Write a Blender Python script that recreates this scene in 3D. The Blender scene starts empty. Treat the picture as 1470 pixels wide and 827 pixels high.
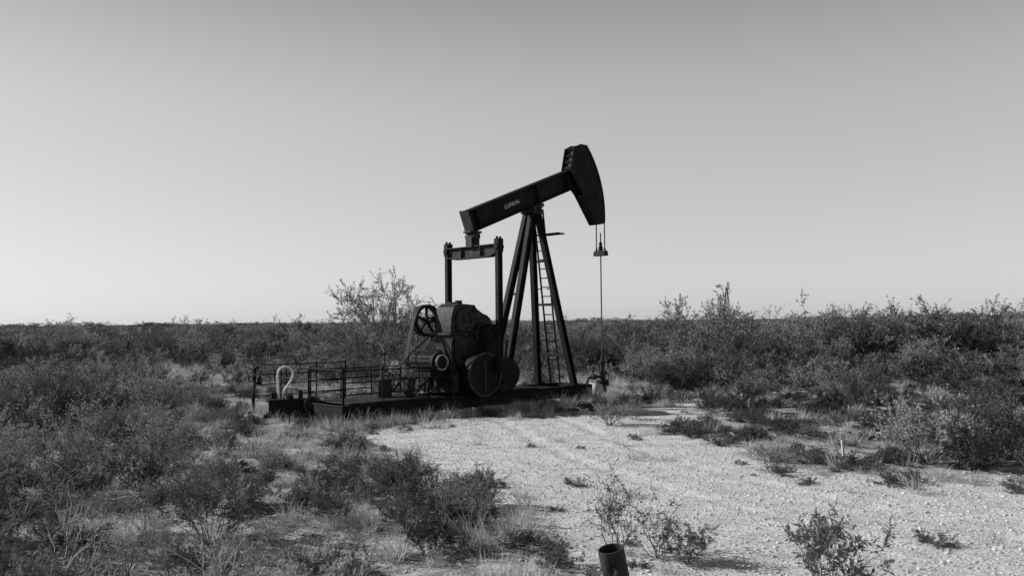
import bpy, bmesh, math
import numpy as np
from mathutils import Vector, Matrix
R = np.random.default_rng(7)
scene = bpy.context.scene
scene.view_settings.view_transform='Standard'
scene.view_settings.look='None'
scene.view_settings.exposure=0
EL=28.0; SX,SY=-0.975,0.24
# ------------------------------------------------------------------ world
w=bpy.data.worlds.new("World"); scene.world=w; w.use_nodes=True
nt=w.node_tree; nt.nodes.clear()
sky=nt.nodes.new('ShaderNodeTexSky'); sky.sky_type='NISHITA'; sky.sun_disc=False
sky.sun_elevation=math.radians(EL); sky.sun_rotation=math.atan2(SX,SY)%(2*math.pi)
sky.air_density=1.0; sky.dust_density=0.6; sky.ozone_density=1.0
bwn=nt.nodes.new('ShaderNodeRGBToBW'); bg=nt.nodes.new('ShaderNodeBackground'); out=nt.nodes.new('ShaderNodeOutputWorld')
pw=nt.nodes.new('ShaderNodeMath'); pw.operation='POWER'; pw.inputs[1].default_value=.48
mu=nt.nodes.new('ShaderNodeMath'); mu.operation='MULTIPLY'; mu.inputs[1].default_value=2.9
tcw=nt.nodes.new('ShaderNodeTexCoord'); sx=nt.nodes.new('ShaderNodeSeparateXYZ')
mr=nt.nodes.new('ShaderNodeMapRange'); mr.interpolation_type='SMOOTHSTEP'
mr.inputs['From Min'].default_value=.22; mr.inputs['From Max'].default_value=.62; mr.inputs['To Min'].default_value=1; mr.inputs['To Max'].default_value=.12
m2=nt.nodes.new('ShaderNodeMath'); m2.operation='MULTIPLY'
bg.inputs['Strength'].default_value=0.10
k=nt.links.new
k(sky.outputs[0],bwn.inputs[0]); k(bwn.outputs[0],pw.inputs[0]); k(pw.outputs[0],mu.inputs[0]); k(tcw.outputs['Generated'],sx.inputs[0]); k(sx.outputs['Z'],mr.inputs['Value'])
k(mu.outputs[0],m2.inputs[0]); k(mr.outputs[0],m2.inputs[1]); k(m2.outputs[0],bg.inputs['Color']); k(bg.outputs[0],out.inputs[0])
sd=bpy.data.lights.new("sun",'SUN'); sd.energy=5.0; sd.angle=math.radians(0.5); sd.color=(1,1,1)
so=bpy.data.objects.new("sun",sd); scene.collection.objects.link(so)
ce=math.cos(math.radians(EL)); hs=math.hypot(SX,SY)
tosun=Vector((SX/hs*ce,SY/hs*ce,math.sin(math.radians(EL))))
so.rotation_euler=(-tosun).to_track_quat('-Z','Y').to_euler(); so.location=(-20,0,30)
# ------------------------------------------------------------------ camera
cd=bpy.data.cameras.new("camera"); cam=bpy.data.objects.new("camera",cd); scene.collection.objects.link(cam)
cd.sensor_width=36; cd.lens=29.4; cd.clip_end=6000; cd.clip_start=0.05
cam.matrix_world=Matrix.Translation((0,0,2.4))@Matrix.Rotation(math.radians(92.3),4,'X')@Matrix.Rotation(math.radians(-0.55),4,'Z')
scene.camera=cam
# ------------------------------------------------------------------ materials
def newmat(name):
    m=bpy.data.materials.new(name); m.use_nodes=True; t=m.node_tree
    return m,t,t.nodes,t.links,t.nodes['Principled BSDF']
def g(v): return (v,v,v,1)
def simple(name,lo,hi,scale=6,rough=.6,metal=0,bump=.2,spec=.4,bscale=None):
    m,t,n,l,p=newmat(name)
    tc=n.new('ShaderNodeTexCoord'); nz=n.new('ShaderNodeTexNoise'); nz.inputs['Scale'].default_value=scale; nz.inputs['Detail'].default_value=8; nz.inputs['Roughness'].default_value=.65
    cr=n.new('ShaderNodeValToRGB'); cr.color_ramp.elements[0].position=.35; cr.color_ramp.elements[1].position=.68
    cr.color_ramp.elements[0].color=g(lo); cr.color_ramp.elements[1].color=g(hi)
    l.new(tc.outputs['Object'],nz.inputs['Vector']); l.new(nz.outputs[0],cr.inputs[0]); l.new(cr.outputs[0],p.inputs['Base Color'])
    p.inputs['Roughness'].default_value=rough; p.inputs['Metallic'].default_value=metal; p.inputs['Specular IOR Level'].default_value=spec
    n2=n.new('ShaderNodeTexNoise'); n2.inputs['Scale'].default_value=bscale or scale*8; n2.inputs['Detail'].default_value=4
    b=n.new('ShaderNodeBump'); b.inputs['Strength'].default_value=bump; b.inputs['Distance'].default_value=.01
    l.new(tc.outputs['Object'],n2.inputs['Vector']); l.new(n2.outputs[0],b.inputs['Height']); l.new(b.outputs[0],p.inputs['Normal'])
    return m
STEEL=simple("weathered_black_steel",.003,.016,3,.7,0,.25,.16)
STEEL2=simple("greasy_steel_painted_highlights",.002,.045,7,.6,0,.5,.22)  # grease mottling; its pale patches also paint metal highlights into the colour
RUST=simple("rusty_steel",.012,.06,7,.75,spec=.2)
GREYP=simple("grey_paint",.16,.30,5,.6)
WHITEP=simple("white_paint",.6,.8,5,.5)
CONC=simple("concrete",.25,.5,5,.9,0,.5)
WOOD=simple("dry_wood",.45,.7,20,.9)
RUBBER=simple("rubber_hose",.01,.02,5,.5,spec=.2)
ROD=simple("polished_steel",.05,.1,5,.4)
ROCK=simple("limestone",.45,.82,3,.95,0,.5,.2)
BARK=simple("bark",.06,.17,12,.9,spec=.1)
TWIG=simple("bleached_twig",.45,.7,12,.9)
def leafmat(name,lo,hi,trans=.25):
    m,t,n,l,p=newmat(name); n.remove(p)
    a=n.new('ShaderNodeAttribute'); a.attribute_name='tint'
    oi=n.new('ShaderNodeObjectInfo')
    ad=n.new('ShaderNodeMath'); ad.operation='MULTIPLY_ADD'; ad.inputs[1].default_value=.5; 
    ml=n.new('ShaderNodeMath'); ml.operation='MULTIPLY'; ml.inputs[1].default_value=.5
    l.new(oi.outputs['Random'],ad.inputs[0]); l.new(a.outputs['Fac'],ml.inputs[0]); l.new(ml.outputs[0],ad.inputs[2])
    cr=n.new('ShaderNodeValToRGB'); cr.color_ramp.elements[0].color=g(lo); cr.color_ramp.elements[1].color=g(hi)
    l.new(ad.outputs[0],cr.inputs[0])
    df=n.new('ShaderNodeBsdfDiffuse'); l.new(cr.outputs[0],df.inputs['Color'])
    tr=n.new('ShaderNodeBsdfTranslucent'); l.new(cr.outputs[0],tr.inputs['Color'])
    mx=n.new('ShaderNodeMixShader'); mx.inputs[0].default_value=trans
    l.new(df.outputs[0],mx.inputs[1]); l.new(tr.outputs[0],mx.inputs[2]); l.new(mx.outputs[0],n['Material Output'].inputs['Surface'])
    return m
LEAF=leafmat("shrub_leaves",.08,.52)
LEAFD=leafmat("dark_leaves",.03,.22)
GRASS=leafmat("dry_grass_blades",.30,.75)
YUC=leafmat("yucca_leaves",.15,.35,.1)
# ------------------------------------------------------------------ pad polygon / terrain
POLY=np.array([(-3.4,18),(-1.6,20.4),(.45,21.3),(2.5,22.3),(5.6,25.3),(5.6,22.5),(4.6,20.3),(2.9,17.7),(4.4,15.3),(4.3,13.0),(5.95,12.6),(7.4,12.1),(11,12.2),(16,11),(16,1),(1.5,1),(1.1,7.2),(.2,9.2),(-.29,9.8),(-.35,12.1),(-1.3,13.7),(-2.2,15.3)],float)
def paddist(x,y):
    x=np.asarray(x,float); y=np.asarray(y,float)
    n=len(POLY); ins=np.zeros(x.shape,bool); d=np.full(x.shape,1e9)
    for i in range(n):
        x0,y0=POLY[i]; x1,y1=POLY[(i+1)%n]
        c=((y0>y)!=(y1>y)); xi=(x1-x0)*(y-y0)/((y1-y0) if y1!=y0 else 1e-9)+x0
        ins^=(c&(x<xi))
        dx,dy=x1-x0,y1-y0; tt=np.clip(((x-x0)*dx+(y-y0)*dy)/(dx*dx+dy*dy),0,1)
        d=np.minimum(d,np.hypot(x-x0-tt*dx,y-y0-tt*dy))
    return np.where(ins,d,-d)
_nr=np.random.default_rng(3)
_W=[(_nr.uniform(0,2*math.pi),_nr.uniform(0,6.28)) for _ in range(60)]
def snoise(x,y,wl,k=0,n=7):
    s=0
    for i in range(n):
        a,ph=_W[(k*7+i)%60]; f=2*math.pi/wl*(0.7+.6*((i*0.37)%1))
        s=s+np.sin((x*math.cos(a)+y*math.sin(a))*f+ph+1.5*np.sin((x*math.sin(a)-y*math.cos(a))*f*.6+ph*2))
    return s/n*1.4
def trk(x,y):
    # centre-line distance of the vehicle track that sweeps over the pad
    c=1.0+.42*np.clip(18-y,-4,14)+.6*np.sin(y*.35)
    return x-c
def height(x,y):
    pd=paddist(x,y); rough=np.clip(.5-pd*.5,.2,1)
    h=.03*rough*snoise(x,y,1.1,1)+.05*rough*snoise(x,y,4,2)
    t=trk(x,y); inn=np.clip(pd,0,1)
    for o in (-.8,.8):
        h=h-.022*inn*np.exp(-((t-o)/.16)**2)*(1+.5*snoise(x,y,.5,5))+.010*inn*np.exp(-((np.abs(t-o)-.28)/.1)**2)
    far=np.clip((np.hypot(x,y)-60)/300,0,1)
    h=h+far*.35*snoise(x,y,140,3)
    return h
def axis(fine0,fine1,st,lo,hi,gr=1.09):
    a=list(np.arange(fine0,fine1+1e-6,st)); s=st
    while a[-1]<hi: s*=gr; a.append(a[-1]+s)
    s=st; b=[]; c=fine0
    while c>lo: s*=gr; c-=s; b.append(c)
    return np.array(b[::-1]+a)
xs=axis(-13,13,.08,-3500,3500); ys=axis(5,27,.09,-200,4500)
XX,YY=np.meshgrid(xs,ys); nx,ny=len(xs),len(ys)
fx,fy=XX.ravel(),YY.ravel(); fz=height(fx,fy)
def mkmesh(name,verts,quads=None,tris=None,smooth=False):
    me=bpy.data.meshes.new(name); verts=np.asarray(verts,np.float32)
    me.vertices.add(len(verts)); me.vertices.foreach_set('co',verts.ravel())
    L=[];S=[];T=[];o=0
    for f,k in ((quads,4),(tris,3)):
        if f is not None and len(f):
            f=np.asarray(f,np.int32); L.append(f.ravel()); S.append(o+np.arange(len(f))*k); T.append(np.full(len(f),k)); o+=f.size
    L=np.concatenate(L);S=np.concatenate(S);T=np.concatenate(T)
    me.loops.add(len(L)); me.loops.foreach_set('vertex_index',L.astype(np.int32))
    me.polygons.add(len(S)); me.polygons.foreach_set('loop_start',S.astype(np.int32)); me.polygons.foreach_set('loop_total',T.astype(np.int32))
    if smooth: me.polygons.foreach_set('use_smooth',np.ones(len(S),bool))
    me.update(calc_edges=True); me.validate()
    return me
ii=np.arange(nx*ny).reshape(ny,nx)
q=np.stack([ii[:-1,:-1],ii[:-1,1:],ii[1:,1:],ii[1:,:-1]],-1).reshape(-1,4)
gm=mkmesh("ground",np.stack([fx,fy,fz],1),q,smooth=True)
at=gm.attributes.new('pad','FLOAT','POINT'); at.data.foreach_set('value',np.clip(paddist(fx,fy),-3,3).astype(np.float32))
ground=bpy.data.objects.new("ground",gm); scene.collection.objects.link(ground)
m,t,n,l,p=newmat("caliche_and_soil")
tc=n.new('ShaderNodeTexCoord'); pa=n.new('ShaderNodeAttribute'); pa.attribute_name='pad'
def noise(sc,det=6,ro=.6):
    z=n.new('ShaderNodeTexNoise'); z.inputs['Scale'].default_value=sc; z.inputs['Detail'].default_value=det; z.inputs['Roughness'].default_value=ro
    l.new(tc.outputs['Object'],z.inputs['Vector']); return z.outputs[0]
def math_(op,a,b=None,c=None):
    x=n.new('ShaderNodeMath'); x.operation=op
    for i,v in enumerate((a,b,c)):
        if v is None: continue
        if isinstance(v,(int,float)): x.inputs[i].default_value=v
        else: l.new(v,x.inputs[i])
    return x.outputs[0]
def ramp(v,p0,c0,p1,c1):
    r=n.new('ShaderNodeValToRGB'); r.color_ramp.elements[0].position=p0; r.color_ramp.elements[1].position=p1
    r.color_ramp.elements[0].color=g(c0); r.color_ramp.elements[1].color=g(c1); l.new(v,r.inputs[0]); return r.outputs[0]
def mix(f,a,b,mode='MIX'):
    x=n.new('ShaderNodeMix'); x.data_type='RGBA'; x.blend_type=mode
    if isinstance(f,(int,float)): x.inputs[0].default_value=f
    else: l.new(f,x.inputs[0])
    l.new(a,x.inputs[6]); l.new(b,x.inputs[7]); return x.outputs[2]
n1=noise(1.3,8,.7); n2=noise(.35,5); n3=noise(9,8,.8); n4=noise(55,4,.8); n5=noise(1.9,10,.78)
vor=n.new('ShaderNodeTexVoronoi'); vor.inputs['Scale'].default_value=34; l.new(tc.outputs['Object'],vor.inputs['Vector'])
e=math_('MULTIPLY_ADD',math_('SUBTRACT',n1,.5),3.6,pa.outputs['Fac'])
e=math_('MULTIPLY_ADD',math_('SUBTRACT',n2,.5),2.0,e)
mask=ramp(math_('MULTIPLY_ADD',e,.5,.5),.34,0,.60,1)
cal=mix(ramp(n5,.40,0,.60,1),ramp(n4,.3,.40,.7,.76),ramp(n4,.3,.68,.66,.94))
soil=mix(ramp(n5,.42,0,.60,1),ramp(n4,.3,.14,.7,.32),ramp(n4,.3,.42,.7,.78))
col=mix(mask,soil,cal)
rv=n.new('ShaderNodeSeparateXYZ'); l.new(vor.outputs['Color'],rv.inputs[0])
dk=ramp(rv.outputs[0],.0,.45,.28,1.0)
col=mix(1.0,col,dk,'MULTIPLY')
l.new(col,p.inputs['Base Color']); p.inputs['Roughness'].default_value=.95; p.inputs['Specular IOR Level'].default_value=.1
hh=math_('ADD',math_('MULTIPLY',n3,.028),math_('MULTIPLY',n4,.013)); hh=math_('ADD',hh,math_('MULTIPLY',vor.outputs['Distance'],-.010))
b=n.new('ShaderNodeBump'); b.inputs['Strength'].default_value=1; b.inputs['Distance'].default_value=1; l.new(hh,b.inputs['Height']); l.new(b.outputs[0],p.inputs['Normal'])
gm.materials.append(m)
# ------------------------------------------------------------------ vegetation generators
def norm(v): return v/np.maximum(np.linalg.norm(v,axis=-1,keepdims=True),1e-9)
def grow(rng,st,dr,ln,ns,wob,up=0.):
    P=[st]; d=norm(dr)
    for i in range(ns):
        d=norm(d+rng.normal(0,wob,d.shape)+np.array([0,0,up])); P.append(P[-1]+d*(ln[:,None]/ns))
    return np.stack(P,1)
def children(rng,P,k,lo,hi,spread,up=0.):
    n_,m_,_=P.shape; idx=np.repeat(np.arange(n_),k)
    f=rng.uniform(lo,hi,len(idx))*(m_-1); i0=np.minimum(f.astype(int),m_-2); fr=(f-i0)[:,None]
    a=P[idx,i0]; b_=P[idx,i0+1]; pos=a*(1-fr)+b_*fr
    d=norm(norm(b_-a)+rng.normal(0,spread,a.shape)+np.array([0,0,up]))
    return pos,d,idx
def tubes(P,r0,r1,sides=3):
    n_,m_,_=P.shape; t_=norm(P[:,-1]-P[:,0]); ref=np.where(np.abs(t_[:,2:3])>.8,np.array([[1.,0,0]]),np.array([[0,0,1.]]))
    u=norm(np.cross(t_,ref)); v=np.cross(t_,u)
    rad=np.linspace(r0,r1,m_)
    ang=np.arange(sides)*2*math.pi/sides
    off=u[:,None,None,:]*np.cos(ang)[None,None,:,None]+v[:,None,None,:]*np.sin(ang)[None,None,:,None]
    V=P[:,:,None,:]+off*rad[None,:,None,None]
    id_=np.arange(n_*m_*sides).reshape(n_,m_,sides); nx_=np.roll(id_,-1,2)
    Q=np.stack([id_[:,:-1],nx_[:,:-1],nx_[:,1:],id_[:,1:]],-1).reshape(-1,4)
    return V.reshape(-1,3),Q
def leaves(rng,pos,ax,L_,W_):
    n_=len(pos); ax=norm(ax); r=norm(rng.normal(0,1,(n_,3))); b_=norm(np.cross(ax,r))
    ll=(L_*rng.uniform(.6,1.3,n_))[:,None]; ww=(W_*rng.uniform(.6,1.3,n_))[:,None]
    V=np.stack([pos,pos+ax*ll*.5+b_*ww*.5,pos+ax*ll,pos+ax*ll*.5-b_*ww*.5],1).reshape(-1,3)
    return V,np.arange(n_*4).reshape(-1,4)
def assemble(name,parts,mats):
    V=[];Q=[];M=[];T=[];o=0
    for v,q_,mi,ti in parts:
        V.append(v);Q.append(q_+o);M.append(np.full(len(q_),mi)); T.append(ti); o+=len(v)
    me=mkmesh(name,np.concatenate(V),np.concatenate(Q))
    me.polygons.foreach_set('material_index',np.concatenate(M).astype(np.int32))
    a=me.attributes.new('tint','FLOAT','POINT'); a.data.foreach_set('value',np.concatenate(T).astype(np.float32))
    for mm in mats: me.materials.append(mm)
    return me
def bush(name,seed,H=1.,n0=14,tilt=.9,k1=6,k2=5,nl=20,L_=.03,W_=.011,r=.008,leaf=None,bark=None,sp=.55,f1=.33,f2=.17,up=.08,droop=0.,wob=.16,lf=.25,tip=1):
    rng=np.random.default_rng(seed)
    az=rng.uniform(0,6.28,n0); ti=tilt*np.sqrt(rng.uniform(.02,1,n0))
    d=np.stack([np.cos(az)*np.sin(ti),np.sin(az)*np.sin(ti),np.cos(ti)],1)
    st=np.stack([np.cos(az)*.06*H,np.sin(az)*.06*H,np.full(n0,-.03)],1)*rng.uniform(.2,1,(n0,1))
    P0=grow(rng,st,d,H*rng.uniform(.6,.95,n0),5,wob,up)
    p1,d1,_=children(rng,P0,k1,lf,1,sp,.05); P1=grow(rng,p1,d1,H*f1*rng.uniform(.6,1.2,len(p1)),3,wob,up)
    p2,d2,_=children(rng,P1,k2,.15,1,sp*1.1,.0); P2=grow(rng,p2,d2,H*f2*rng.uniform(.6,1.2,len(p2)),2,wob*.8,up)
    p3,d3,ix=children(rng,P2,nl,.05,1,.9,-droop)
    tb=rng.uniform(0,1,len(P2)); tl=tb[ix]
    if tip:
        q1,e1,_=children(rng,P1,max(2,int(nl*.9)),.3,1,.9); q0,e0,_=children(rng,P0,nl*2,.55,1,.9)
        p3=np.concatenate([p3,q1,q0]); d3=np.concatenate([d3,e1,e0]); tl=np.concatenate([tl,rng.uniform(0,1,len(q1)+len(q0))])
    lv,lq=leaves(rng,p3,d3,L_,W_)
    tint=np.repeat(np.clip(tl*.5+rng.uniform(0,.5,len(tl)),0,1),4)
    parts=[]
    for P,ra,rb in ((P0,r,r*.25),(P1,r*.35,r*.12),(P2,r*.15,r*.08)):
        v,q_=tubes(P,ra,rb); parts.append((v,q_,1,np.full(len(v),.5)))
    parts.append((lv,lq,0,tint))
    return assemble(name,parts,[leaf or LEAF,bark or BARK])
def grassclump(name,seed,nb=70,H=.35,rad=.12,wd=.006,mat=None):
    rng=np.random.default_rng(seed)
    az=rng.uniform(0,6.28,nb); rr=rad*np.sqrt(rng.uniform(0,1,nb)); st=np.stack([np.cos(az)*rr,np.sin(az)*rr,np.full(nb,-.02)],1)
    ti=rng.uniform(.0,.75,nb); az2=az+rng.normal(0,.8,nb)
    d=np.stack([np.cos(az2)*np.sin(ti),np.sin(az2)*np.sin(ti),np.cos(ti)],1)
    P=grow(rng,st,d,H*rng.uniform(.4,1.1,nb),4,.1,-.12)
    b_=norm(np.cross(d,rng.normal(0,1,d.shape))); wv=np.array([1,.9,.7,.45,.1])*wd/2
    V=np.stack([P-b_[:,None]*wv[None,:,None],P+b_[:,None]*wv[None,:,None]],2)
    id_=np.arange(nb*10).reshape(nb,5,2)
    Q=np.stack([id_[:,:-1,0],id_[:,:-1,1],id_[:,1:,1],id_[:,1:,0]],-1).reshape(-1,4)
    return assemble(name,[(V.reshape(-1,3),Q,0,np.repeat(rng.uniform(0,1,nb),10))],[mat or GRASS])
def coll(name,meshes):
    c=bpy.data.collections.new(name)
    for i,me in enumerate(meshes):
        o=bpy.data.objects.new(f"{name}_{i:02d}",me); c.objects.link(o)
    return c
def scatter(name,c,pts,scl,idx,rng,tiltmax=.1):
    n_=len(pts); me=bpy.data.meshes.new(name); me.vertices.add(n_); me.vertices.foreach_set('co',np.asarray(pts,np.float32).ravel())
    rot=np.stack([rng.uniform(-tiltmax,tiltmax,n_),rng.uniform(-tiltmax,tiltmax,n_),rng.uniform(0,6.28,n_)],1)
    if scl.ndim==1: scl=np.repeat(scl[:,None],3,1)
    for nm,ar in (('rot',rot),('scl',scl)):
        a=me.attributes.new(nm,'FLOAT_VECTOR','POINT'); a.data.foreach_set('vector',ar.astype(np.float32).ravel())
    a=me.attributes.new('idx','INT','POINT'); a.data.foreach_set('value',idx.astype(np.int32))
    o=bpy.data.objects.new(name,me); scene.collection.objects.link(o)
    ng=bpy.data.node_groups.new(name+"_nodes",'GeometryNodeTree')
    ng.interface.new_socket('Geometry',in_out='INPUT',socket_type='NodeSocketGeometry'); ng.interface.new_socket('Geometry',in_out='OUTPUT',socket_type='NodeSocketGeometry')
    N=ng.nodes; K=ng.links; gi=N.new('NodeGroupInput'); go=N.new('NodeGroupOutput'); ip=N.new('GeometryNodeInstanceOnPoints')
    ci=N.new('GeometryNodeCollectionInfo'); ci.inputs['Collection'].default_value=c; ci.inputs['Separate Children'].default_value=True; ci.inputs['Reset Children'].default_value=True
    def na(nm,dt):
        x=N.new('GeometryNodeInputNamedAttribute'); x.data_type=dt; x.inputs['Name'].default_value=nm; return x.outputs[0]
    K.new(gi.outputs[0],ip.inputs['Points']); K.new(ci.outputs[0],ip.inputs['Instance']); ip.inputs['Pick Instance'].default_value=True
    K.new(na('idx','INT'),ip.inputs['Instance Index']); K.new(na('rot','FLOAT_VECTOR'),ip.inputs['Rotation']); K.new(na('scl','FLOAT_VECTOR'),ip.inputs['Scale'])
    K.new(ip.outputs[0],go.inputs[0])
    md=o.modifiers.new('scatter','NODES'); md.node_group=ng
    return o
# ---- libraries
NEAR=[bush("nb%d"%i,10+i,1.0,n0=[12,17,11,13,13,19][i],tilt=[.9,1.1,.8,1.0,1.15,1.0][i],k1=6,k2=5,nl=[12,14,13,10,13,11][i],L_=[.044,.034,.052,.040,.042,.032][i],W_=[.015,.017,.012,.015,.015,.017][i],leaf=LEAFD if i in(1,4) else LEAF) for i in range(6)]
NEAR+= [bush("nt%d"%i,30+i,1.0,n0=10,tilt=.8,k1=6,k2=4,nl=5,L_=.035,W_=.011,leaf=LEAF,wob=.25,bark=BARK) for i in range(2)]
MESQ=[bush("mq%d"%i,50+i,3.0,n0=[10,12,9,13,11][i],tilt=[.85,1.0,.7,1.0,.85][i],k1=9,k2=6,nl=13,L_=.095,W_=.033,r=.03,f1=.28,f2=.14,leaf=LEAFD if i in(1,3) else LEAF,wob=.2,lf=.12) for i in range(5)]
FAR=[bush("fb%d"%i,70+i,2.0,n0=12,tilt=1.1,k1=6,k2=4,nl=6,L_=.12,W_=.055,r=.02,f1=.3,f2=.15,leaf=LEAFD if i%2 else LEAF,lf=.15) for i in range(4)]
MAT_=[bush("mt%d"%i,90+i,.35,n0=22,tilt=1.45,k1=5,k2=4,nl=6,L_=.022,W_=.013,r=.003,up=.0,leaf=LEAFD) for i in range(3)]
GR=[grassclump("gr%d"%i,110+i,[70,90,50,110][i],[.35,.28,.5,.2][i],[.12,.16,.1,.2][i],.008) for i in range(4)]
C_near=coll("shrub_lib",NEAR); C_mq=coll("mesquite_lib",MESQ); C_far=coll("far_lib",FAR); C_mat=coll("mat_lib",MAT_); C_gr=coll("grass_lib",GR)
PO=np.array([.62,24.86]); TH=math.radians(44)
def loc(x,y):
    dx,dy=x-PO[0],y-PO[1]; return dx*math.cos(TH)+dy*math.sin(TH), -dx*math.sin(TH)+dy*math.cos(TH)
def keepout(x,y,m_=0.):
    a,b_=loc(x,y); return ((a>-8.0-m_)&(a<4.2+m_)&(np.abs(b_)<1.7+m_))|((a>-8-m_)&(a<-4.5)&(b_>0)&(b_<4.2+m_))
def pts_in(rng,n_,y0,y1,fx=.72,pw=1.):
    y=(y0**(pw+1)+rng.uniform(0,1,n_)*(y1**(pw+1)-y0**(pw+1)))**(1/(pw+1)); x=rng.uniform(-1,1,n_)*(fx*y+2); return x,y
def put(x,y,dz=0.): return np.stack([x,y,height(x,y)+dz],1)
# near/left scrub
x,y=pts_in(R,1400,5.6,29)
pd=-paddist(x,y); left=(x<-.0); cl=snoise(x,y,2.8,4)
pr=np.where(left,np.clip(.24+.46*cl+np.clip((pd-1)*.05,0,.2),0,1),np.clip(.03+.12*cl,0,1))
k=(pd>.2)&~keepout(x,y,.3)&(R.uniform(0,1,len(x))<pr)
x,y,pd=x[k],y[k],pd[k]; hm=np.where(x<0,np.clip(.40+.14*pd,.38,1.2),.5)*R.uniform(.5,1.15,len(x))
low=(x/y>-.42)&(x/y<-.1)&(y>14.5); hm=np.where(low,np.minimum(hm,.42),hm)
hm=np.where(y<7.5,np.minimum(hm,.85),hm)
scl=np.stack([hm*R.uniform(.9,1.3,len(x)),hm*R.uniform(.9,1.3,len(x)),hm],1)
scatter("desert_shrubs",C_near,put(x,y),scl,R.integers(0,8,len(x)),R)
# mid scrub
x,y=pts_in(R,2300,28,62)
cl=snoise(x,y,7,5)
openg=(x<2)&(y<52)
pr=np.where(openg,.20+.4*cl,.7)
k=(R.uniform(0,1,len(x))<pr)&~keepout(x,y,.8)
x,y=x[k],y[k]; hm=R.uniform(.5,.98,len(x))*np.where(y>45,1.0,.72)
scl=np.stack([hm*1.25,hm*1.25,hm],1)
scatter("desert_scrub",C_far,put(x,y),scl,R.integers(0,4,len(x)),R)
# right belt plus scattered taller mesquite on the left and behind
x=R.uniform(2.6,44,250); y=R.uniform(30.5,47,250); k=(x<.72*y+6)&~((x<4)&(y<33)); x,y=x[k],y[k]
hm=R.uniform(.55,1.0,len(x))*np.where(x<9,.84,1.)*np.where(y<33,.68,1)
x2=R.uniform(-62,3,80); y2=R.uniform(44,85,80); k=np.abs(x2)<.72*y2+3; x2,y2=x2[k],y2[k]
x=np.concatenate([x,x2]); y=np.concatenate([y,y2]); hm=np.concatenate([hm,R.uniform(.6,.95,len(x2))])
scatter("mesquite_thicket",C_mq,put(x,y),np.stack([hm*1.1,hm*1.1,hm],1),R.integers(0,5,len(x)),R)
# far
x,y=pts_in(R,2600,60,260); hm=R.uniform(.7,1.12,len(x)); 
scatter("distant_scrub",C_far,put(x,y),np.stack([hm*1.5,hm*1.5,hm],1),R.integers(0,4,len(x)),R)
x,y=pts_in(R,3400,240,1500,.75,.6); hm=R.uniform(.7,1.3,len(x))+.9*(R.uniform(0,1,len(x))>.95); wd=2.5+y/300
scatter("horizon_scrub",C_far,put(x,y),np.stack([hm*wd,hm*wd,hm],1),R.integers(0,4,len(x)),R,.02)
# grass
x,y=pts_in(R,12000,6.0,30); pd=-paddist(x,y); cl=snoise(x,y,2.2,6)
pr=np.where(x<0,.30+.6*cl,.14+.30*cl); pr=np.where(pd<0,np.where(pd>-.6,.08,.007),pr)
a_,b_=loc(x,y); insk=(np.abs(b_)<.8)&(a_>-7.2)&(a_<1.6); k=(R.uniform(0,1,len(x))<pr)&~insk
x,y=x[k],y[k]; hm=R.uniform(.5,1.1,len(x))
P1=put(x,y); H1=hm
x,y=pts_in(R,7000,29,62); cl=snoise(x,y,6,7); k=(R.uniform(0,1,len(x))<(.6+.4*cl)); x,y=x[k],y[k]
P1=np.concatenate([P1,put(x,y)]); H1=np.concatenate([H1,R.uniform(1.0,1.9,len(x))])
a_=R.uniform(-7.8,4.8,300); b2=R.choice([-1,-1,1],300)*R.uniform(.8,1.6,300)
x=PO[0]+a_*math.cos(TH)-b2*math.sin(TH); y=PO[1]+a_*math.sin(TH)+b2*math.cos(TH)
P1=np.concatenate([P1,put(x,y)]); H1=np.concatenate([H1,R.uniform(.4,1.1,len(x))])
scatter("dry_grass",C_gr,P1,H1,R.integers(0,4,len(P1)),R,.15)
# low ground cover: clumps outside the pad, small clustered sprigs on it
x,y=pts_in(R,3400,7,30); pd=-paddist(x,y); cl=snoise(x,y,1.8,8)
pr=np.where(pd>0,np.where(x>0,.46+.6*cl,.3+.3*cl),np.where(pd>-.9,.20+.25*cl,np.clip(.012+.05*cl,0,1))); k=(R.uniform(0,1,len(x))<pr)&~keepout(x,y,-1)
x,y,pd=x[k],y[k],pd[k]; hm=R.uniform(.35,1.1,len(x))*np.where(pd<0,R.uniform(.3,.8,len(x)),1)
scatter("ground_cover_plants",C_mat,put(x,y),np.stack([hm*1.3,hm*1.3,hm*.8],1),R.integers(0,3,len(x)),R)
# gravel
def rock(seed):
    bm=bmesh.new(); bmesh.ops.create_icosphere(bm,subdivisions=2,radius=.5); rg=np.random.default_rng(seed)
    dirs=norm(rg.normal(0,1,(7,3)))
    for v in bm.verts:
        c=np.array(v.co)
        for d in dirs:
            s=c@d
            if s>.3: c=c-d*(s-.3)
        v.co=Vector(c*[1.2,1,.7])
    me=bpy.data.meshes.new("rock"); bm.to_mesh(me); bm.free(); me.materials.append(ROCK); return me
C_rk=coll("rock_lib",[rock(i) for i in range(4)])
x,y=pts_in(R,34000,6.0,21,.7,0.2); pd=paddist(x,y); k=(R.uniform(0,1,len(x))<np.where(pd>0,.9,.3)); x,y=x[k],y[k]
sc=.014+.042*R.uniform(0,1,len(x))**3
scatter("gravel",C_rk,put(x,y,.002),sc,R.integers(0,4,len(x)),R,.5)
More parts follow.
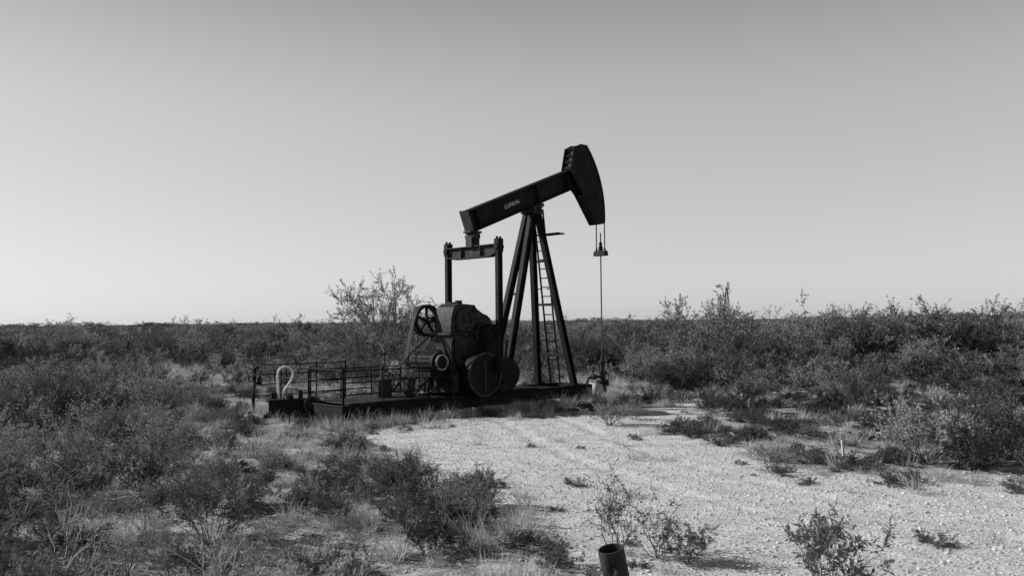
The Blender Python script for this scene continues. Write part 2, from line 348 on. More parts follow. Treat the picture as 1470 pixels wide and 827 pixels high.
# ------------------------------------------------------------------ notable plants
def obj(name,me,locv,s=(1,1,1),rz=0.):
    o=bpy.data.objects.new(name,me); scene.collection.objects.link(o); x,y=locv
    o.location=(x,y,float(height(np.array([x]),np.array([y]))[0])); o.scale=s; o.rotation_euler=(0,0,rz); return o
tree=bush("mesquite_tree",203,4.0,n0=13,tilt=.85,k1=10,k2=6,nl=17,L_=.10,W_=.034,r=.035,f1=.27,f2=.14,wob=.22,sp=.6)
obj("mesquite_tree",tree,(-6.2,40),(1.05,1.05,1.12),.4)
obj("mesquite_tree",MESQ[0],(-4.2,38.5),(1.2,1.2,1.05),2)
obj("mesquite_tree",MESQ[4],(-7.6,41),(1.1,1.1,1.0),2)
obj("mesquite_tree",MESQ[0],(8.0,35),(1.25,1.25,1.16),1)
obj("mesquite_tree",MESQ[2],(9.3,36),(1.2,1.2,1.05),2)
obj("mesquite_tree",MESQ[4],(13.2,34),(1.1,1.1,1.1),3)
obj("mesquite_tree",MESQ[3],(17.2,35),(1.2,1.2,1.03),5)
for (x_,y_,s_,h_,i,rz) in [(6.8,13.9,1.3,1.2,5,0),(7.6,14.3,1.3,1.3,4,1),(7.2,13.3,1.0,.9,1,4),(8.4,14.2,1.1,1.0,5,4),(-1.45,10.9,.80,.74,1,2),(-.62,9.9,.75,.60,5,3),(-1.05,10.3,.6,.5,4,4),(-.45,10.8,.6,.55,1,1),(2.2,19.3,.8,.58,5,1),(2.9,20.2,.6,.45,3,2),(5.0,21.2,.9,.65,1,4),(8.0,20.8,.8,.75,1,2),(6.3,23.5,.8,.7,4,1),(9.5,23.0,1.0,.9,5,1),(12,22,1.2,1.,4,2),(4.3,14.2,.6,.36,5,3),(11.5,17,1.1,.9,1,3),(10.5,15,.9,.7,5,3),(14,19.5,1.3,1.1,4,3),(7.3,25.5,1,.8,5,0),(11,26,1.2,1,1,0)]:
    obj("desert_shrub",NEAR[i],(x_,y_),(s_,s_,h_),rz)
sp1=bush("sapling",301,.85,n0=8,tilt=.6,k1=6,k2=3,nl=11,L_=.035,W_=.011,r=.007,wob=.28,leaf=LEAFD,tip=0)
obj("spindly_bush",sp1,(1.05,8.7),(1,1,.98),.3)
obj("spindly_bush",sp1,(1.45,8.5),(.8,.8,.7),2.3)
sp2=bush("branchy",305,.62,n0=10,tilt=.9,k1=5,k2=3,nl=13,L_=.05,W_=.013,r=.006,wob=.22,leaf=LEAFD,tip=0)
obj("spindly_bush",sp2,(2.6,7.2),(1.3,1.3,1.25),1.3)
obj("spindly_bush",sp2,(1.7,8.3),(.8,.8,.6),3)
obj("spindly_bush",sp2,(.45,8.2),(.8,.8,.45),5)
obj("dead_branch_bush",bush("dead",306,1.0,n0=5,tilt=.7,k1=4,k2=3,nl=1,L_=.02,W_=.005,r=.008,wob=.3,bark=TWIG,tip=0),(-4.1,7.5),(1,1,1),0)
obj("dead_branch_bush",bush("dead2",307,.85,n0=5,tilt=.7,k1=4,k2=3,nl=1,L_=.02,W_=.005,r=.008,wob=.3,bark=TWIG,tip=0),(-2.5,7.3),(1,1,1),0)
yc=grassclump("yucca",401,60,.6,.05,.03,YUC)
obj("yucca",yc,(8.2,20.2)); obj("yucca",yc,(4.9,24.5),(.8,.8,.8),1)
# ------------------------------------------------------------------ mechanical helpers
def bbox(bm,c,s):
    r=bmesh.ops.create_cube(bm,size=1,matrix=Matrix.Translation(c)@Matrix.Diagonal((*s,1))); return r
def bar(bm,p0,p1,w_,d_,ref=(0,1,0)):
    p0=Vector(p0);p1=Vector(p1);z=(p1-p0); L_=z.length; z.normalize(); y_=Vector(ref); x_=y_.cross(z).normalized(); y_=z.cross(x_)
    M=Matrix((x_,y_,z)).transposed().to_4x4(); M.translation=(p0+p1)/2
    bmesh.ops.create_cube(bm,size=1,matrix=M@Matrix.Diagonal((w_,d_,L_,1)))
def ibar(bm,p0,p1,h_,w_,ref=(0,1,0),tf=.03,tw=.025):
    p0=Vector(p0);p1=Vector(p1);z=(p1-p0).normalized(); x_=Vector(ref).cross(z).normalized()
    bar(bm,p0,p1,h_-tf,tw,ref)
    for s in (-1,1): bar(bm,p0+x_*s*(h_/2-tf/2),p1+x_*s*(h_/2-tf/2),tf,w_,ref)
def cyl(bm,p0,p1,r,seg=20,r2=None):
    p0=Vector(p0);p1=Vector(p1);z=p1-p0
    M=z.to_track_quat('Z','Y').to_matrix().to_4x4(); M.translation=(p0+p1)/2
    bmesh.ops.create_cone(bm,cap_ends=True,segments=seg,radius1=r,radius2=r if r2 is None else r2,depth=z.length,matrix=M)
def prism(bm,prof,y0,y1):
    a=[bm.verts.new((x,y0,z)) for x,z in prof]; b_=[bm.verts.new((x,y1,z)) for x,z in prof]; k=len(prof)
    bm.faces.new(a); bm.faces.new(b_[::-1])
    for i in range(k): bm.faces.new((a[i],b_[i],b_[(i+1)%k],a[(i+1)%k]))
def tubepath(bm,pts,r,seg=8):
    pts=[Vector(p) for p in pts]
    rings=[]
    for i,p_ in enumerate(pts):
        t_=(pts[min(i+1,len(pts)-1)]-pts[max(i-1,0)]).normalized(); ref=Vector((0,0,1)) if abs(t_.z)<.9 else Vector((1,0,0))
        if rings: ref=last
        u=(ref-t_*ref.dot(t_)).normalized(); last=u; v=t_.cross(u)
        rings.append([bm.verts.new(p_+(u*math.cos(a)+v*math.sin(a))*r) for a in np.arange(seg)*2*math.pi/seg])
    for A,B in zip(rings,rings[1:]):
        for i in range(seg): bm.faces.new((A[i],A[(i+1)%seg],B[(i+1)%seg],B[i]))
    bm.faces.new(rings[0][::-1]); bm.faces.new(rings[-1])
def ring(bm,c,r0,r1,y0,y1,seg=32):
    V=[]
    for (r,y_) in ((r0,y0),(r1,y0),(r1,y1),(r0,y1)):
        V.append([bm.verts.new((c[0]+r*math.cos(a),y_,c[1]+r*math.sin(a))) for a in np.arange(seg)*2*math.pi/seg])
    for j in range(4):
        A,B=V[j],V[(j+1)%4]
        for i in range(seg): bm.faces.new((A[i],A[(i+1)%seg],B[(i+1)%seg],B[i]))
def part(name,parent,fn,mat,bev=.006,smooth=True):
    bm=bmesh.new(); fn(bm); bmesh.ops.recalc_face_normals(bm,faces=bm.faces)
    me=bpy.data.meshes.new(name); bm.to_mesh(me); bm.free(); me.materials.append(mat)
    o=bpy.data.objects.new(name,me); scene.collection.objects.link(o); o.parent=parent
    if smooth:
        me.polygons.foreach_set('use_smooth',np.ones(len(me.polygons),bool)); me.set_sharp_from_angle(angle=math.radians(32))
    if bev: 
        b_=o.modifiers.new('bevel','BEVEL'); b_.width=bev; b_.segments=1; b_.limit_method='ANGLE'; b_.angle_limit=math.radians(40)
    return o
def empty(name,l_=(0,0,0),rz=0,parent=None):
    o=bpy.data.objects.new(name,None); scene.collection.objects.link(o); o.location=l_; o.rotation_euler=(0,0,rz); o.parent=parent; o.empty_display_size=.3; return o
PJ=empty("oil_pumpjack",(PO[0],PO[1],0),TH)
# --- skid
def f(bm):
    for s in (-1,1): ibar(bm,(-7.0,s*.62,.30),(1.75,s*.62,.30),.34,.2)
    for a in np.arange(-6.8,1.7,1.05): bbox(bm,(a,0,.30),(.14,1.1,.26))
    for s in (-1,1): bbox(bm,(-7.03 if s<0 else 1.78,0,.3),(.03,1.46,.34))
part("skid_frame",PJ,f,STEEL)
def f(bm):
    bbox(bm,(-5.6,0,.497),(2.5,1.36,.03)); bbox(bm,(-1.2,0,.497),(1.4,1.30,.03))
part("skid_deck_plates",PJ,f,RUST,.004)
def f(bm):
    for a in np.arange(-6.6,1.9,1.05): bbox(bm,(a,0,.055),(.55,1.95,.16))
part("foundation_blocks",PJ,f,CONC,.015)
# --- samson post
AP=5.62
def f(bm):
    for s in (-1,1): ibar(bm,(.95,s*.75,.47),(.10,s*.13,AP),.17,.17,(0,1,0),.02,.02)
    for s in (-1,1): ibar(bm,(-1.52,s*.33,.47),(-.10,s*.11,AP),.20,.16,(0,1,0),.02,.02)
    for s in (-1,1): bbox(bm,(.95,s*.75,.50),(.34,.3,.04)); bbox(bm,(-1.52,s*.33,.52),(.4,.3,.04))
    bar(bm,(.80,-.64,1.38),(.80,.64,1.38),.08,.08,(0,0,1))
    bar(bm,(.55,-.46,2.9),(.55,.46,2.9),.07,.07,(0,0,1))
    bar(bm,(.33,-.30,4.2),(.33,.30,4.2),.07,.07,(0,0,1))
    bar(bm,(-1.2,-.26,1.6),(-1.2,.26,1.6),.07,.07,(0,0,1)); bar(bm,(-.75,-.2,3.2),(-.75,.2,3.2),.07,.07,(0,0,1))
part("samson_post",PJ,f,STEEL)
def f(bm):
    bbox(bm,(0,0,AP+.02),(.5,.46,.08)); cyl(bm,(0,-.26,AP+.12),(0,.26,AP+.12),.11); 
    for s in (-1,1): bbox(bm,(0,s*.2,AP+.1),(.34,.12,.16))
    bbox(bm,(.0,.0,AP+.2),(.3,.2,.1))
part("saddle_bearing",PJ,f,STEEL2)
def f(bm):
    t0=Vector((1.06,.12,.5)); t1=Vector((.26,.0,5.75))
    for s in (-.19,.19): bar(bm,t0+Vector((0,s,0)),t1+Vector((0,s,0)),.05,.03)
    for i in range(19):
        k_=(i+.6)/19; c=t0.lerp(t1,k_); cyl(bm,c+Vector((0,-.19,0)),c+Vector((0,.19,0)),.016,8)
    for k_ in (.25,.55,.85):
        c=t0.lerp(t1,k_)
        for s in (-.19,.19): bar(bm,c+Vector((0,s,0)),c+Vector((-.16,s,-.02)),.03,.03)
    bar(bm,(.36,-.75,5.0),(.36,.35,5.0),.05,.05,(0,0,1)); bar(bm,(.62,-.7,5.0),(.62,.2,5.0),.04,.04,(0,0,1))
    bar(bm,(.3,-.7,5.0),(.64,-.7,5.0),.04,.04,(0,0,1))
part("ladder",PJ,f,STEEL,.0)
# --- walking beam
BF=empty("walking_beam",(0,0,AP+.20),0,PJ); BF.rotation_euler=(0,math.radians(-21.5),0)
def f(bm):
    x0,x1=-2.62,2.15; z0,z1=.02,.64
    bbox(bm,((x0+x1)/2,0,(z0+z1)/2),(x1-x0-.01,.05,z1-z0-.02))
    for z_ in (z0+.018,z1-.018): bbox(bm,((x0+x1)/2,0,z_),(x1-x0,.34,.036))
    for xx in (-2.3,.28,1.7):
        bbox(bm,(xx,0,.33),(.03,.31,.54))
part("beam",BF,f,STEEL)
part("beam_end_plate",BF,lambda bm:bbox(bm,(-2.632,0,.33),(.024,.38,.68)),RUST)
def f(bm): 
    bbox(bm,(0,-.0,-.04),(.7,.36,.09))
    for xx in (-.3,.3): cyl(bm,(xx,-.13,-.12),(xx,-.13,.08),.025,8)
part("beam_saddle_plate",BF,f,STEEL2)
RR=3.13
arc=[(RR*math.cos(a),RR*math.sin(a)+.0) for a in np.radians(np.linspace(-26.5,22,22))]
headp=[(2.50,-1.33),(2.18,-.25),(2.06,.0),(1.86,.60),(2.30,1.24),(2.66,1.27)]
def f(bm):
    for s in (-1,1):
        prism(bm,(arc[::-1]+headp),s*.19-.012,s*.19+.012)
part("horsehead_side_plates",BF,f,STEEL,.004,False)
def f(bm):
    for (x0,z0),(x1,z1) in zip(arc,arc[1:]): bar(bm,(x0,0,z0),(x1,0,z1),.03,.44,(0,1,0))
    bar(bm,(2.53,0,-1.3),(2.22,0,-.25),.02,.35)
    bar(bm,(2.68,0,1.235),(2.33,0,1.205),.02,.35)
    bar(bm,(2.48,0,-1.34),(2.80,0,-1.40),.02,.35)
part("horsehead_curved_face",BF,f,STEEL,0)
def f(bm):
    for k_ in (.12,.4,.68): 
        x_=1.90+(2.33-1.90)*k_; z_=.62+(1.22-.62)*k_; bbox(bm,(x_+.05,0,z_),(.05,.36,.05))
    bar(bm,(2.0,0,.6),(2.42,0,1.18),.02,.30)
part("horsehead_back_plate",BF,f,RUST,0)
def f(bm):
    for s in (-1,1):
        cyl(bm,(1.98,s*.22,.55),(1.98,s*.19,.55),.06,12); cyl(bm,(2.2,s*.22,.1),(2.2,s*.19,.1),.05,12)
part("horsehead_pins",BF,f,RUST,0)
fc=bpy.data.curves.new("beam_lettering",'FONT'); fc.body="LUFKIN"; fc.size=.17; fc.extrude=.002; fc.space_character=1.15
lt=bpy.data.objects.new("beam_lettering",fc); scene.collection.objects.link(lt); lt.parent=BF; lt.rotation_euler=(math.radians(90),0,0); lt.location=(-1.12,-.030,.26); fc.materials.append(WHITEP)
# --- equalizer and pitmans
XE=-2.37
def f(bm):
    bbox(bm,(XE,0,4.62),(.30,.26,.30)); cyl(bm,(XE,-.2,4.78),(XE,.2,4.78),.12); bbox(bm,(XE,0,4.90),(.42,.32,.06))
    for s in (-1,1): bbox(bm,(XE,s*.16,4.72),(.2,.05,.3))
part("equalizer_bearing",PJ,f,STEEL2)
def f(bm):
    prof=[(-1.02,4.48),(1.02,4.48),(1.02,4.26),(.75,4.18),(-.75,4.18),(-1.02,4.26)]
    a=[bm.verts.new((XE-.03,y_,z_)) for y_,z_ in prof]; b_=[bm.verts.new((XE+.03,y_,z_)) for y_,z_ in prof]
    bm.faces.new(a); bm.faces.new(b_[::-1])
    for i in range(6): bm.faces.new((a[i],b_[i],b_[(i+1)%6],a[(i+1)%6]))
    bbox(bm,(XE,0,4.49),(.24,2.1,.03)); bbox(bm,(XE,0,4.175),(.22,1.48,.03))
    for s in (-1,1):
        bar(bm,(XE,s*.76,4.178),(XE,s*1.02,4.25),.03,.22,(1,0,0)); bbox(bm,(XE,s*.4,4.33),(.2,.025,.28))
part("equalizer",PJ,f,RUST)
for s,nm in ((-1,"near"),(1,"far")):
    def f(bm):
        ibar(bm,(XE,s*1.06,4.3),(XE-.0,s*1.06,1.25),.17,.13,(0,1,0),.02,.02)
        bbox(bm,(XE,s*1.06,4.46),(.2,.17,.36)); cyl(bm,(XE-.13,s*1.06,4.42),(XE+.13,s*1.06,4.42),.08,16)
        for q_ in (-.06,.06): cyl(bm,(XE+q_,s*1.06,4.6),(XE+q_,s*1.06,4.70),.035,10)
        cyl(bm,(XE,s*.88,1.2),(XE,s*1.2,1.2),.15,20); bbox(bm,(XE,s*1.06,1.25),(.26,.17,.4))
    part("pitman_arm_"+("1" if s<0 else "2"),PJ,f,STEEL)
    def f(bm):
        prof=[(XE-.24,2.32),(XE+.24,2.32),(XE+.20,.55),(XE-.20,.55)]
        prism(bm,prof,s*.66-.09,s*.66+.09); cyl(bm,(XE,s*.50,2.08),(XE,s*.84,2.08),.26,28)
        cyl(bm,(XE,s*.8,2.08),(XE,s*.88,2.08),.14,20)
    part("crank_arm_"+("1" if s<0 else "2"),PJ,f,STEEL)
    # large round weight on the trailing side, smaller lobed weight on the leading side
    def f(bm):
        pr=[(XE-.42+.60*math.cos(a),1.00+.60*math.sin(a)) for a in np.radians(np.linspace(0,360,36,endpoint=False))]
        prism(bm,pr,s*.82-.12,s*.82+.12)
        pr=[(XE+.40+.56*math.cos(a)*(1.0 if math.cos(a)>0 else .8),.98+.50*math.sin(a)*(1.0 if math.sin(a)<0 else .85)) for a in np.radians(np.linspace(0,360,30,endpoint=False))]
        prism(bm,pr,s*.76-.10,s*.76+.10)
        for xx,zz in ((-.15,1.25),(-.15,.72),(.30,1.2),(.30,.75)): cyl(bm,(XE+xx,s*.84,zz),(XE+xx,s*.98,zz),.05,8)
    part("counterweight_"+("1" if s<0 else "2"),PJ,f,STEEL,.015)
    def f(bm):
        ring(bm,(XE-.42,1.00),.53,.595,s*.94-.03,s*.94+.03,36)
        bar(bm,(XE-.42,s*.95,.5),(XE-.42,s*.95,1.5),.05,.03)
    part("counterweight_rim_"+("1" if s<0 else "2"),PJ,f,RUST,0)
# --- gear reducer
def f(bm):
    prof=[(-3.42,1.35),(-1.97,1.35),(-1.92,1.95)]+[(-2.37+.46*math.cos(a),2.13+.50*math.sin(a)) for a in np.radians([0,25,45,65,85])]+[(-2.55,2.76),(-2.62,2.86),(-3.2,2.90),(-3.36,2.80),(-3.46,2.5),(-3.48,2.1)]
    prism(bm,prof,-.36,.36)
    bbox(bm,(-2.70,0,2.08),(1.72,.86,.07))
    for s in (-1,1):
        for xx in (-3.35,-2.8,-2.05): bbox(bm,(xx,s*.38,1.7),(.05,.08,.7))
    cyl(bm,(-2.9,0,2.86),(-2.9,0,2.99),.10,16); bbox(bm,(-2.3,.1,2.68),(.26,.3,.06)); bbox(bm,(-3.05,.1,2.9),(.2,.2,.08))
    for xx in np.arange(-3.4,-1.9,.18):
        cyl(bm,(xx,-.40,2.09),(xx,-.40,2.16),.02,6)
    for xx,zz in ((-3.3,2.6),(-2.7,2.65),(-2.6,1.6)): bbox(bm,(xx,-.365,zz),(.16,.03,.12))
part("gear_reducer_housing",PJ,f,STEEL2,.02)
def f(bm):
    for s in (-1,1):
        ring(bm,(-3.02,2.45),.22,.31,s*.42-.03,s*.42+.03); cyl(bm,(-3.02,s*.34,2.45),(-3.02,s*.40,2.45),.30,28); cyl(bm,(-3.02,s*.4,2.45),(-3.02,s*.50,2.45),.08,16)
        for a in np.arange(8)*math.pi/4: cyl(bm,(-3.02+.265*math.cos(a),s*.44,2.45+.265*math.sin(a)),(-3.02+.265*math.cos(a),s*.475,2.45+.265*math.sin(a)),.022,6)
        cyl(bm,(XE,s*.34,2.08),(XE,s*.48,2.08),.30,28)
part("bearing_covers",PJ,f,RUST,.006)
def f(bm):
    for s in (-1,1):
        bbox(bm,(-2.70,s*.34,.93),(1.5,.06,.84)); 
        for xx in (-3.40,-2.95,-2.4,-2.0): bbox(bm,(xx,s*.40,.93),(.04,.1,.80))
    bbox(bm,(-3.46,0,.93),(.05,.7,.82)); bbox(bm,(-1.94,0,.93),(.05,.7,.82)); bbox(bm,(-2.70,0,1.345),(1.75,.9,.04))
part("reducer_pedestal",PJ,f,STEEL)
def f(bm):
    c=(-3.45,2.45); ring(bm,c,.36,.44,.62,.82,36); ring(bm,c,.05,.10,.60,.84,16)
    for a in np.arange(5)*2*math.pi/5+.3: bar(bm,(c[0]+.08*math.cos(a),.72,c[1]+.08*math.sin(a)),(c[0]+.38*math.cos(a),.72,c[1]+.38*math.sin(a)),.07,.06)
    cyl(bm,(c[0],.30,c[1]),(c[0],.66,c[1]),.06,12)
part("belt_sheave",PJ,f,STEEL,.004)
# --- motor & belts
def f(bm):
    c=Vector((-4.0,0,1.36)); cyl(bm,c+Vector((0,-.55,0)),c+Vector((0,.45,0)),.27,28); cyl(bm,c+Vector((0,.45,0)),c+Vector((0,.82,0)),.05,12)
    cyl(bm,c+Vector((0,-.60,0)),c+Vector((0,-.54,0)),.22,28)
    for a in np.arange(16)*math.pi/8: bar(bm,c+Vector((.28*math.cos(a),-.4,.28*math.sin(a))),c+Vector((.28*math.cos(a),.35,.28*math.sin(a))),.02,.04,(math.cos(a),0,math.sin(a)))
    bbox(bm,(-4.0,-.05,1.05),(.5,.8,.12)); bbox(bm,(-3.72,0,1.55),(.2,.3,.22))
    ring(bm,(-4.0,1.36),.09,.16,.64,.80,20)
part("electric_motor",PJ,f,STEEL,.006)
def f(bm): ring(bm,(-4.0,1.36),.17,.21,-.64,-.60,28)
part("motor_end_bell",PJ,f,GREYP,.0)
def f(bm):
    bbox(bm,(-4.0,0,.98),(.8,1.1,.05))
    for xx in (-4.35,-3.7):
        for s in (-.5,.5): bar(bm,(xx,s,.5),(xx,s,.98),.07,.07)
    bar(bm,(-4.35,-.5,.55),(-3.7,-.5,.95),.05,.05)
    for s in (-.5,.5): bar(bm,(-4.9,s,.5),(-4.35,s,.98),.05,.05)
part("motor_mount",PJ,f,STEEL)
def f(bm):
    for off in (-.05,0,.05):
        y_=.72+off
        bar(bm,(-4.15,y_,1.42),(-3.86,y_,2.60),.02,.025); bar(bm,(-3.86,y_,1.28),(-3.08,y_,2.22),.02,.025)
part("drive_belts",PJ,f,RUBBER,0)
def f(bm):
    bar(bm,(-3.2,-.55,.5),(-3.75,-.60,1.7),.04,.02); cyl(bm,(-4.7,-.2,.5),(-4.7,-.2,.95),.13,18); cyl(bm,(-4.7,-.2,.95),(-4.7,-.2,1.0),.06,12)
    bbox(bm,(-5.3,.2,.72),(.4,.3,.42)); bar(bm,(-5.3,.2,.9),(-5.3,.2,1.3),.05,.05)
    tubepath(bm,[(-5.3,.15,1.25),(-5.0,.1,1.0),(-4.6,.0,.95),(-4.3,-.1,1.3)],.018)
    tubepath(bm,[(-4.9,.4,.5),(-4.75,.35,1.1),(-4.3,.3,1.6),(-3.5,.2,2.2)],.022)
    tubepath(bm,[(-3.5,-.45,.5),(-3.6,-.5,1.2),(-3.55,-.48,1.9),(-3.3,-.42,2.2)],.025)
    bbox(bm,(-3.55,-.5,.8),(.25,.25,.5)); cyl(bm,(-3.3,-.55,1.3),(-3.3,-.40,1.3),.12,14)
    bar(bm,(-1.7,-.5,.5),(-1.55,-.5,1.9),.06,.05); cyl(bm,(-1.7,-.45,1.5),(-1.7,.45,1.5),.05,10)
part("brake_lever_and_controls",PJ,f,STEEL2,.004)
# --- bridle, carrier bar, polished rod
XR=RR+.02
def f(bm):
    for s in (-.17,.17): cyl(bm,(XR,s,4.62),(XR,s,AP+.25),.018,8)
part("bridle_cables",PJ,f,STEEL,0)
def f(bm):
    prism(bm,[(XR-.10,4.50),(XR+.10,4.50),(XR+.07,4.66),(XR-.07,4.66)],-.24,.24)
    cyl(bm,(XR,0,4.66),(XR,0,4.80),.075,14); cyl(bm,(XR,0,4.80),(XR,0,4.95),.05,12)
    for s in (-.17,.17): cyl(bm,(XR,s,4.66),(XR,s,4.74),.035,10)
part("carrier_bar",PJ,f,STEEL)
def f(bm): cyl(bm,(XR,0,1.0),(XR,0,5.25),.022,10)
part("polished_rod",PJ,f,ROD,0)
WH=empty("wellhead",(PO[0]+XR*math.cos(TH),PO[1]+XR*math.sin(TH),0),TH)
def f(bm):
    cyl(bm,(0,0,0),(0,0,.35),.13,20); cyl(bm,(0,0,.33),(0,0,.39),.22,20); cyl(bm,(0,0,.40),(0,0,.46),.20,20)
    cyl(bm,(0,0,.44),(0,0,.72),.09,18); cyl(bm,(0,0,.70),(0,0,.76),.15,12); cyl(bm,(0,0,.75),(0,0,1.05),.075,16); cyl(bm,(0,0,1.03),(0,0,1.1),.12,8); cyl(bm,(0,0,1.1),(0,0,1.28),.06,14,.04)
    for a in np.arange(8)*math.pi/4: cyl(bm,(.18*math.cos(a),.18*math.sin(a),.30),(.18*math.cos(a),.18*math.sin(a),.5),.018,6)
    cyl(bm,(0,-.12,.58),(0,.3,.58),.05,12); ring(bm,(0,.58),.08,.10,-.2,-.18,16)
part("christmas_tree",WH,f,STEEL2,.004)
def f(bm):
    tubepath(bm,[(-.05,.0,.6),(-.35,.05,.6),(-.55,.1,.58),(-.62,.12,.45),(-.64,.12,.05)],.04)
    bbox(bm,(-.38,.05,.6),(.16,.14,.16)); cyl(bm,(-.38,.05,.66),(-.38,.05,.82),.02,8); cyl(bm,(-.38,.05,.80),(-.38,.05,.83),.1,12)
part("flow_line_valve",WH,f,RUST,.004)
def f(bm):
    prism(bm,[(-1.0,0),(-.45,0),(-.55,.4),(-.88,.46)],-.5,-.15)
part("concrete_chunks",WH,f,CONC,.04)
# ------------------------------------------------------------------ railing
RL=empty("pipe_railing",(PO[0],PO[1],0),TH)
B=(-7.05,-.76); A=(-7.05,3.6)
def rail(bm,p,q_,zs,npost,z0=.0,ext=0):
    for z_ in zs: cyl(bm,(p[0],p[1],z_),(q_[0],q_[1],z_+.02*math.sin(z_*9)),.015,8)
    for i in range(npost):
        k_=i/(npost-1); x_=p[0]+(q_[0]-p[0])*k_; y_=p[1]+(q_[1]-p[1])*k_
        cyl(bm,(x_,y_,z0),(x_+.015*math.sin(i*3),y_,zs[-1]+.04),.026 if i in (0,npost-1) else .018,8)
def f(bm): rail(bm,B,A,(.45,.75,1.02,1.30),4)
part("end_rail",RL,f,STEEL,0)
def f(bm): rail(bm,B,(-3.75,-.76),(.72,1.0,1.28),4)
part("front_rail",RL,f,STEEL,0)
def f(bm): rail(bm,(-7.05,.78),(-4.3,.78),(.72,1.0,1.26),4); rail(bm,A,(-4.2,3.6),(.45,.75,1.02,1.28),4)
part("back_rail",RL,f,STEEL,0)
def f(bm):
    for j in range(3):
        pts=[(A[0]+.03*math.sin(3*t+j)+.02*j, A[1]-.13+(.15+.02*j)*math.cos(t), 1.02+(.22+.02*j)*math.sin(t)-.0) for t in np.linspace(0,6.28,24)]
        tubepath(bm,pts,.024)
    tubepath(bm,[(A[0],A[1]-.1,.85),(A[0]-.05,A[1],.4),(A[0]-.1,A[1]-.1,.1),(A[0]-.3,A[1]-.3,.05)],.024)
part("coiled_hose",RL,f,RUBBER,0)
# ------------------------------------------------------------------ chemical pump unit
CP=empty("chemical_pump_unit",(-5.55,20.7,0.05),math.radians(8))
def f(bm):
    bbox(bm,(0,0,.30),(.85,.5,.34)); bbox(bm,(0,0,.485),(.92,.56,.03)); bbox(bm,(0,-.22,.1),(1.1,.08,.1)); bbox(bm,(0,.22,.1),(1.1,.08,.1))
part("tank_box",CP,f,STEEL,.01)
def f(bm):
    cyl(bm,(.62,-.30,.36),(.62,.1,.36),.19,24); cyl(bm,(.62,-.36,.36),(.62,-.29,.36),.08,14); bbox(bm,(.62,-.1,.13),(.3,.3,.14)); ring(bm,(.62,.36),.15,.21,-.34,-.31,24)
    cyl(bm,(.3,0,.5),(.3,0,.7),.06,12); cyl(bm,(-.35,.05,.5),(-.35,.05,.66),.08,12)
    cyl(bm,(.05,-.1,.5),(.05,-.1,.6),.1,12)
part("pump_motor",CP,f,STEEL2,.006)
def f(bm):
    pts=[(-.22,0,.5),(-.235,0,.75),(-.245,0,1.0)]
    for t in np.radians(np.linspace(175,-30,16)): pts.append((-.06+.185*math.cos(t),0,1.10+.19*math.sin(t)))
    pts+=[(.06,0,.92),(-.02,0,.80),(-.09,0,.70),(-.13,0,.5)]
    tubepath(bm,pts,.028,10)
part("white_bent_pipe",CP,f,WHITEP,0)
# ------------------------------------------------------------------ foreground pipe stub
PS=empty("steel_pipe_stub",(.92,7.62,0.06),0); PS.rotation_euler=(math.radians(3),math.radians(-12),.2)
def f(bm):
    seg=32; R0,R1=.118,.103; rs=[]
    for r,z_ in ((R0,-.25),(R0,.30),(R1,.30),(R1,-.1)): rs.append([bm.verts.new((r*math.cos(a),r*math.sin(a),z_)) for a in np.arange(seg)*2*math.pi/seg])
    for Aa,Bb in zip(rs,rs[1:]):
        for i in range(seg): bm.faces.new((Aa[i],Aa[(i+1)%seg],Bb[(i+1)%seg],Bb[i]))
    bm.faces.new(rs[-1])
part("pipe_wall",PS,f,RUST,.002)
def f(bm): bar(bm,(0,0,-.1),(-.03,.01,.40),.035,.035)
ST=part("wooden_stake",None,f,WOOD,.004); ST.location=(5.42,13.8,0)
def f(bm): tubepath(bm,[(0,0,.02),(.12,.02,.1),(.25,.0,.15),(.36,.02,.24)],.017,7)
SK=part("fallen_stick",None,f,BARK,0); SK.location=(5.6,13.7,0)
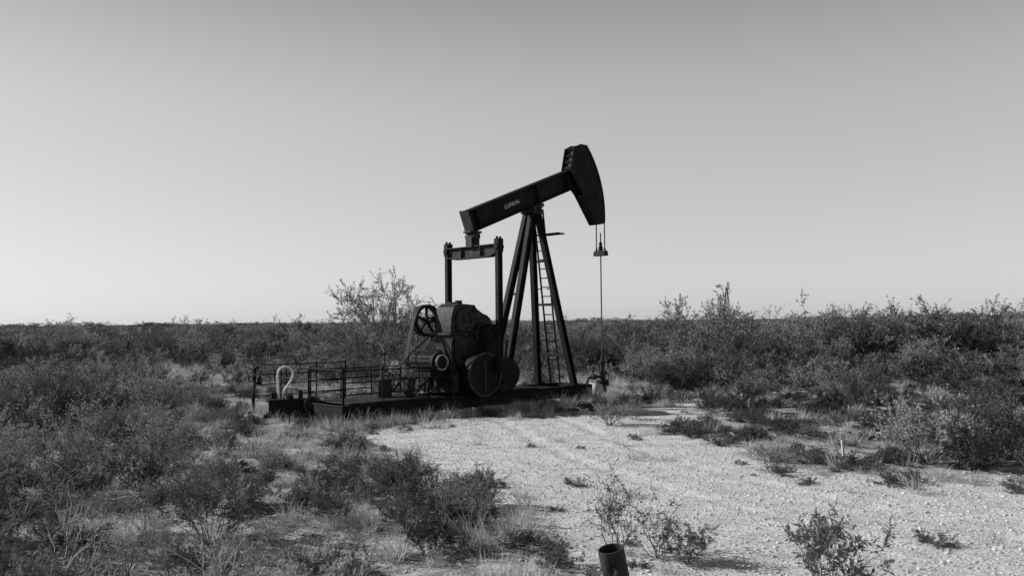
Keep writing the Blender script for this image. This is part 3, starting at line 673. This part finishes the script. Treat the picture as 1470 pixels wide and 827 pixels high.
# ------------------------------------------------------------------ windmill
WM=empty("windmill",(38.5,150,0),1.0)
def f(bm):
    for a in range(4):
        c=math.cos(a*math.pi/2+.785); s=math.sin(a*math.pi/2+.785); bar(bm,(1.1*c,1.1*s,0),(.1*c,.1*s,8.2),.10,.10,(0.3,1,0))
    for z_ in (1.5,3,4.5,6,7.2):
        r=1.1-(z_/8.2)
        for a in range(4):
            p=lambda k_:(r*math.cos(k_*math.pi/2+.785),r*math.sin(k_*math.pi/2+.785),z_); bar(bm,p(a),p(a+1),.06,.06,(0,0,1))
part("tower",WM,f,RUST,0)
def f(bm):
    for a in np.arange(12)*math.pi/6: bar(bm,(.25*math.cos(a),-.3,8.4+.25*math.sin(a)),(.85*math.cos(a),-.3,8.4+.85*math.sin(a)),.14,.03,(0,1,0))
    bar(bm,(0,-.3,8.4),(.2,1.4,8.4),.08,.08,(0,0,1)); bbox(bm,(.2,1.6,8.4),(.05,.8,.5))
part("wheel_and_vane",WM,f,GREYP,0)
for (x_,y_,w_,h_) in ((412,700,18,6.6),(436,710,12,6.0)):
    BL=empty("metal_warehouse",(x_,y_,0),.1)
    part("walls",BL,lambda bm:bbox(bm,(0,0,h_/2-.3),(w_,12,h_-1)),WHITEP,0,False)
    def f(bm):
        a=w_/2+.3; vs=[bm.verts.new(v) for v in ((-a,-6.3,h_-.78),(a,-6.3,h_-.78),(a,0,h_+.8),(-a,0,h_+.8),(-a,6.3,h_-.78),(a,6.3,h_-.78))]
        bm.faces.new(vs[:4]); bm.faces.new((vs[3],vs[2],vs[5],vs[4])); bm.faces.new((vs[0],vs[3],vs[4])); bm.faces.new((vs[1],vs[5],vs[2]))
    part("roof",BL,f,GREYP,0,False)
    def f(bm):
        for q_ in (-.3,.05,.32): bbox(bm,(q_*w_,-6.02,1.8),(3,.08,3.6))
    part("doors",BL,f,STEEL,0,False)
x=R.uniform(330,480,46); y=R.uniform(640,670,46); hm=R.uniform(1.9,3.3,46)
scatter("distant_trees",C_far,put(x,y),np.stack([hm*1.6,hm*1.6,hm],1),R.integers(0,4,46),R)
print("done",len(bpy.data.objects))
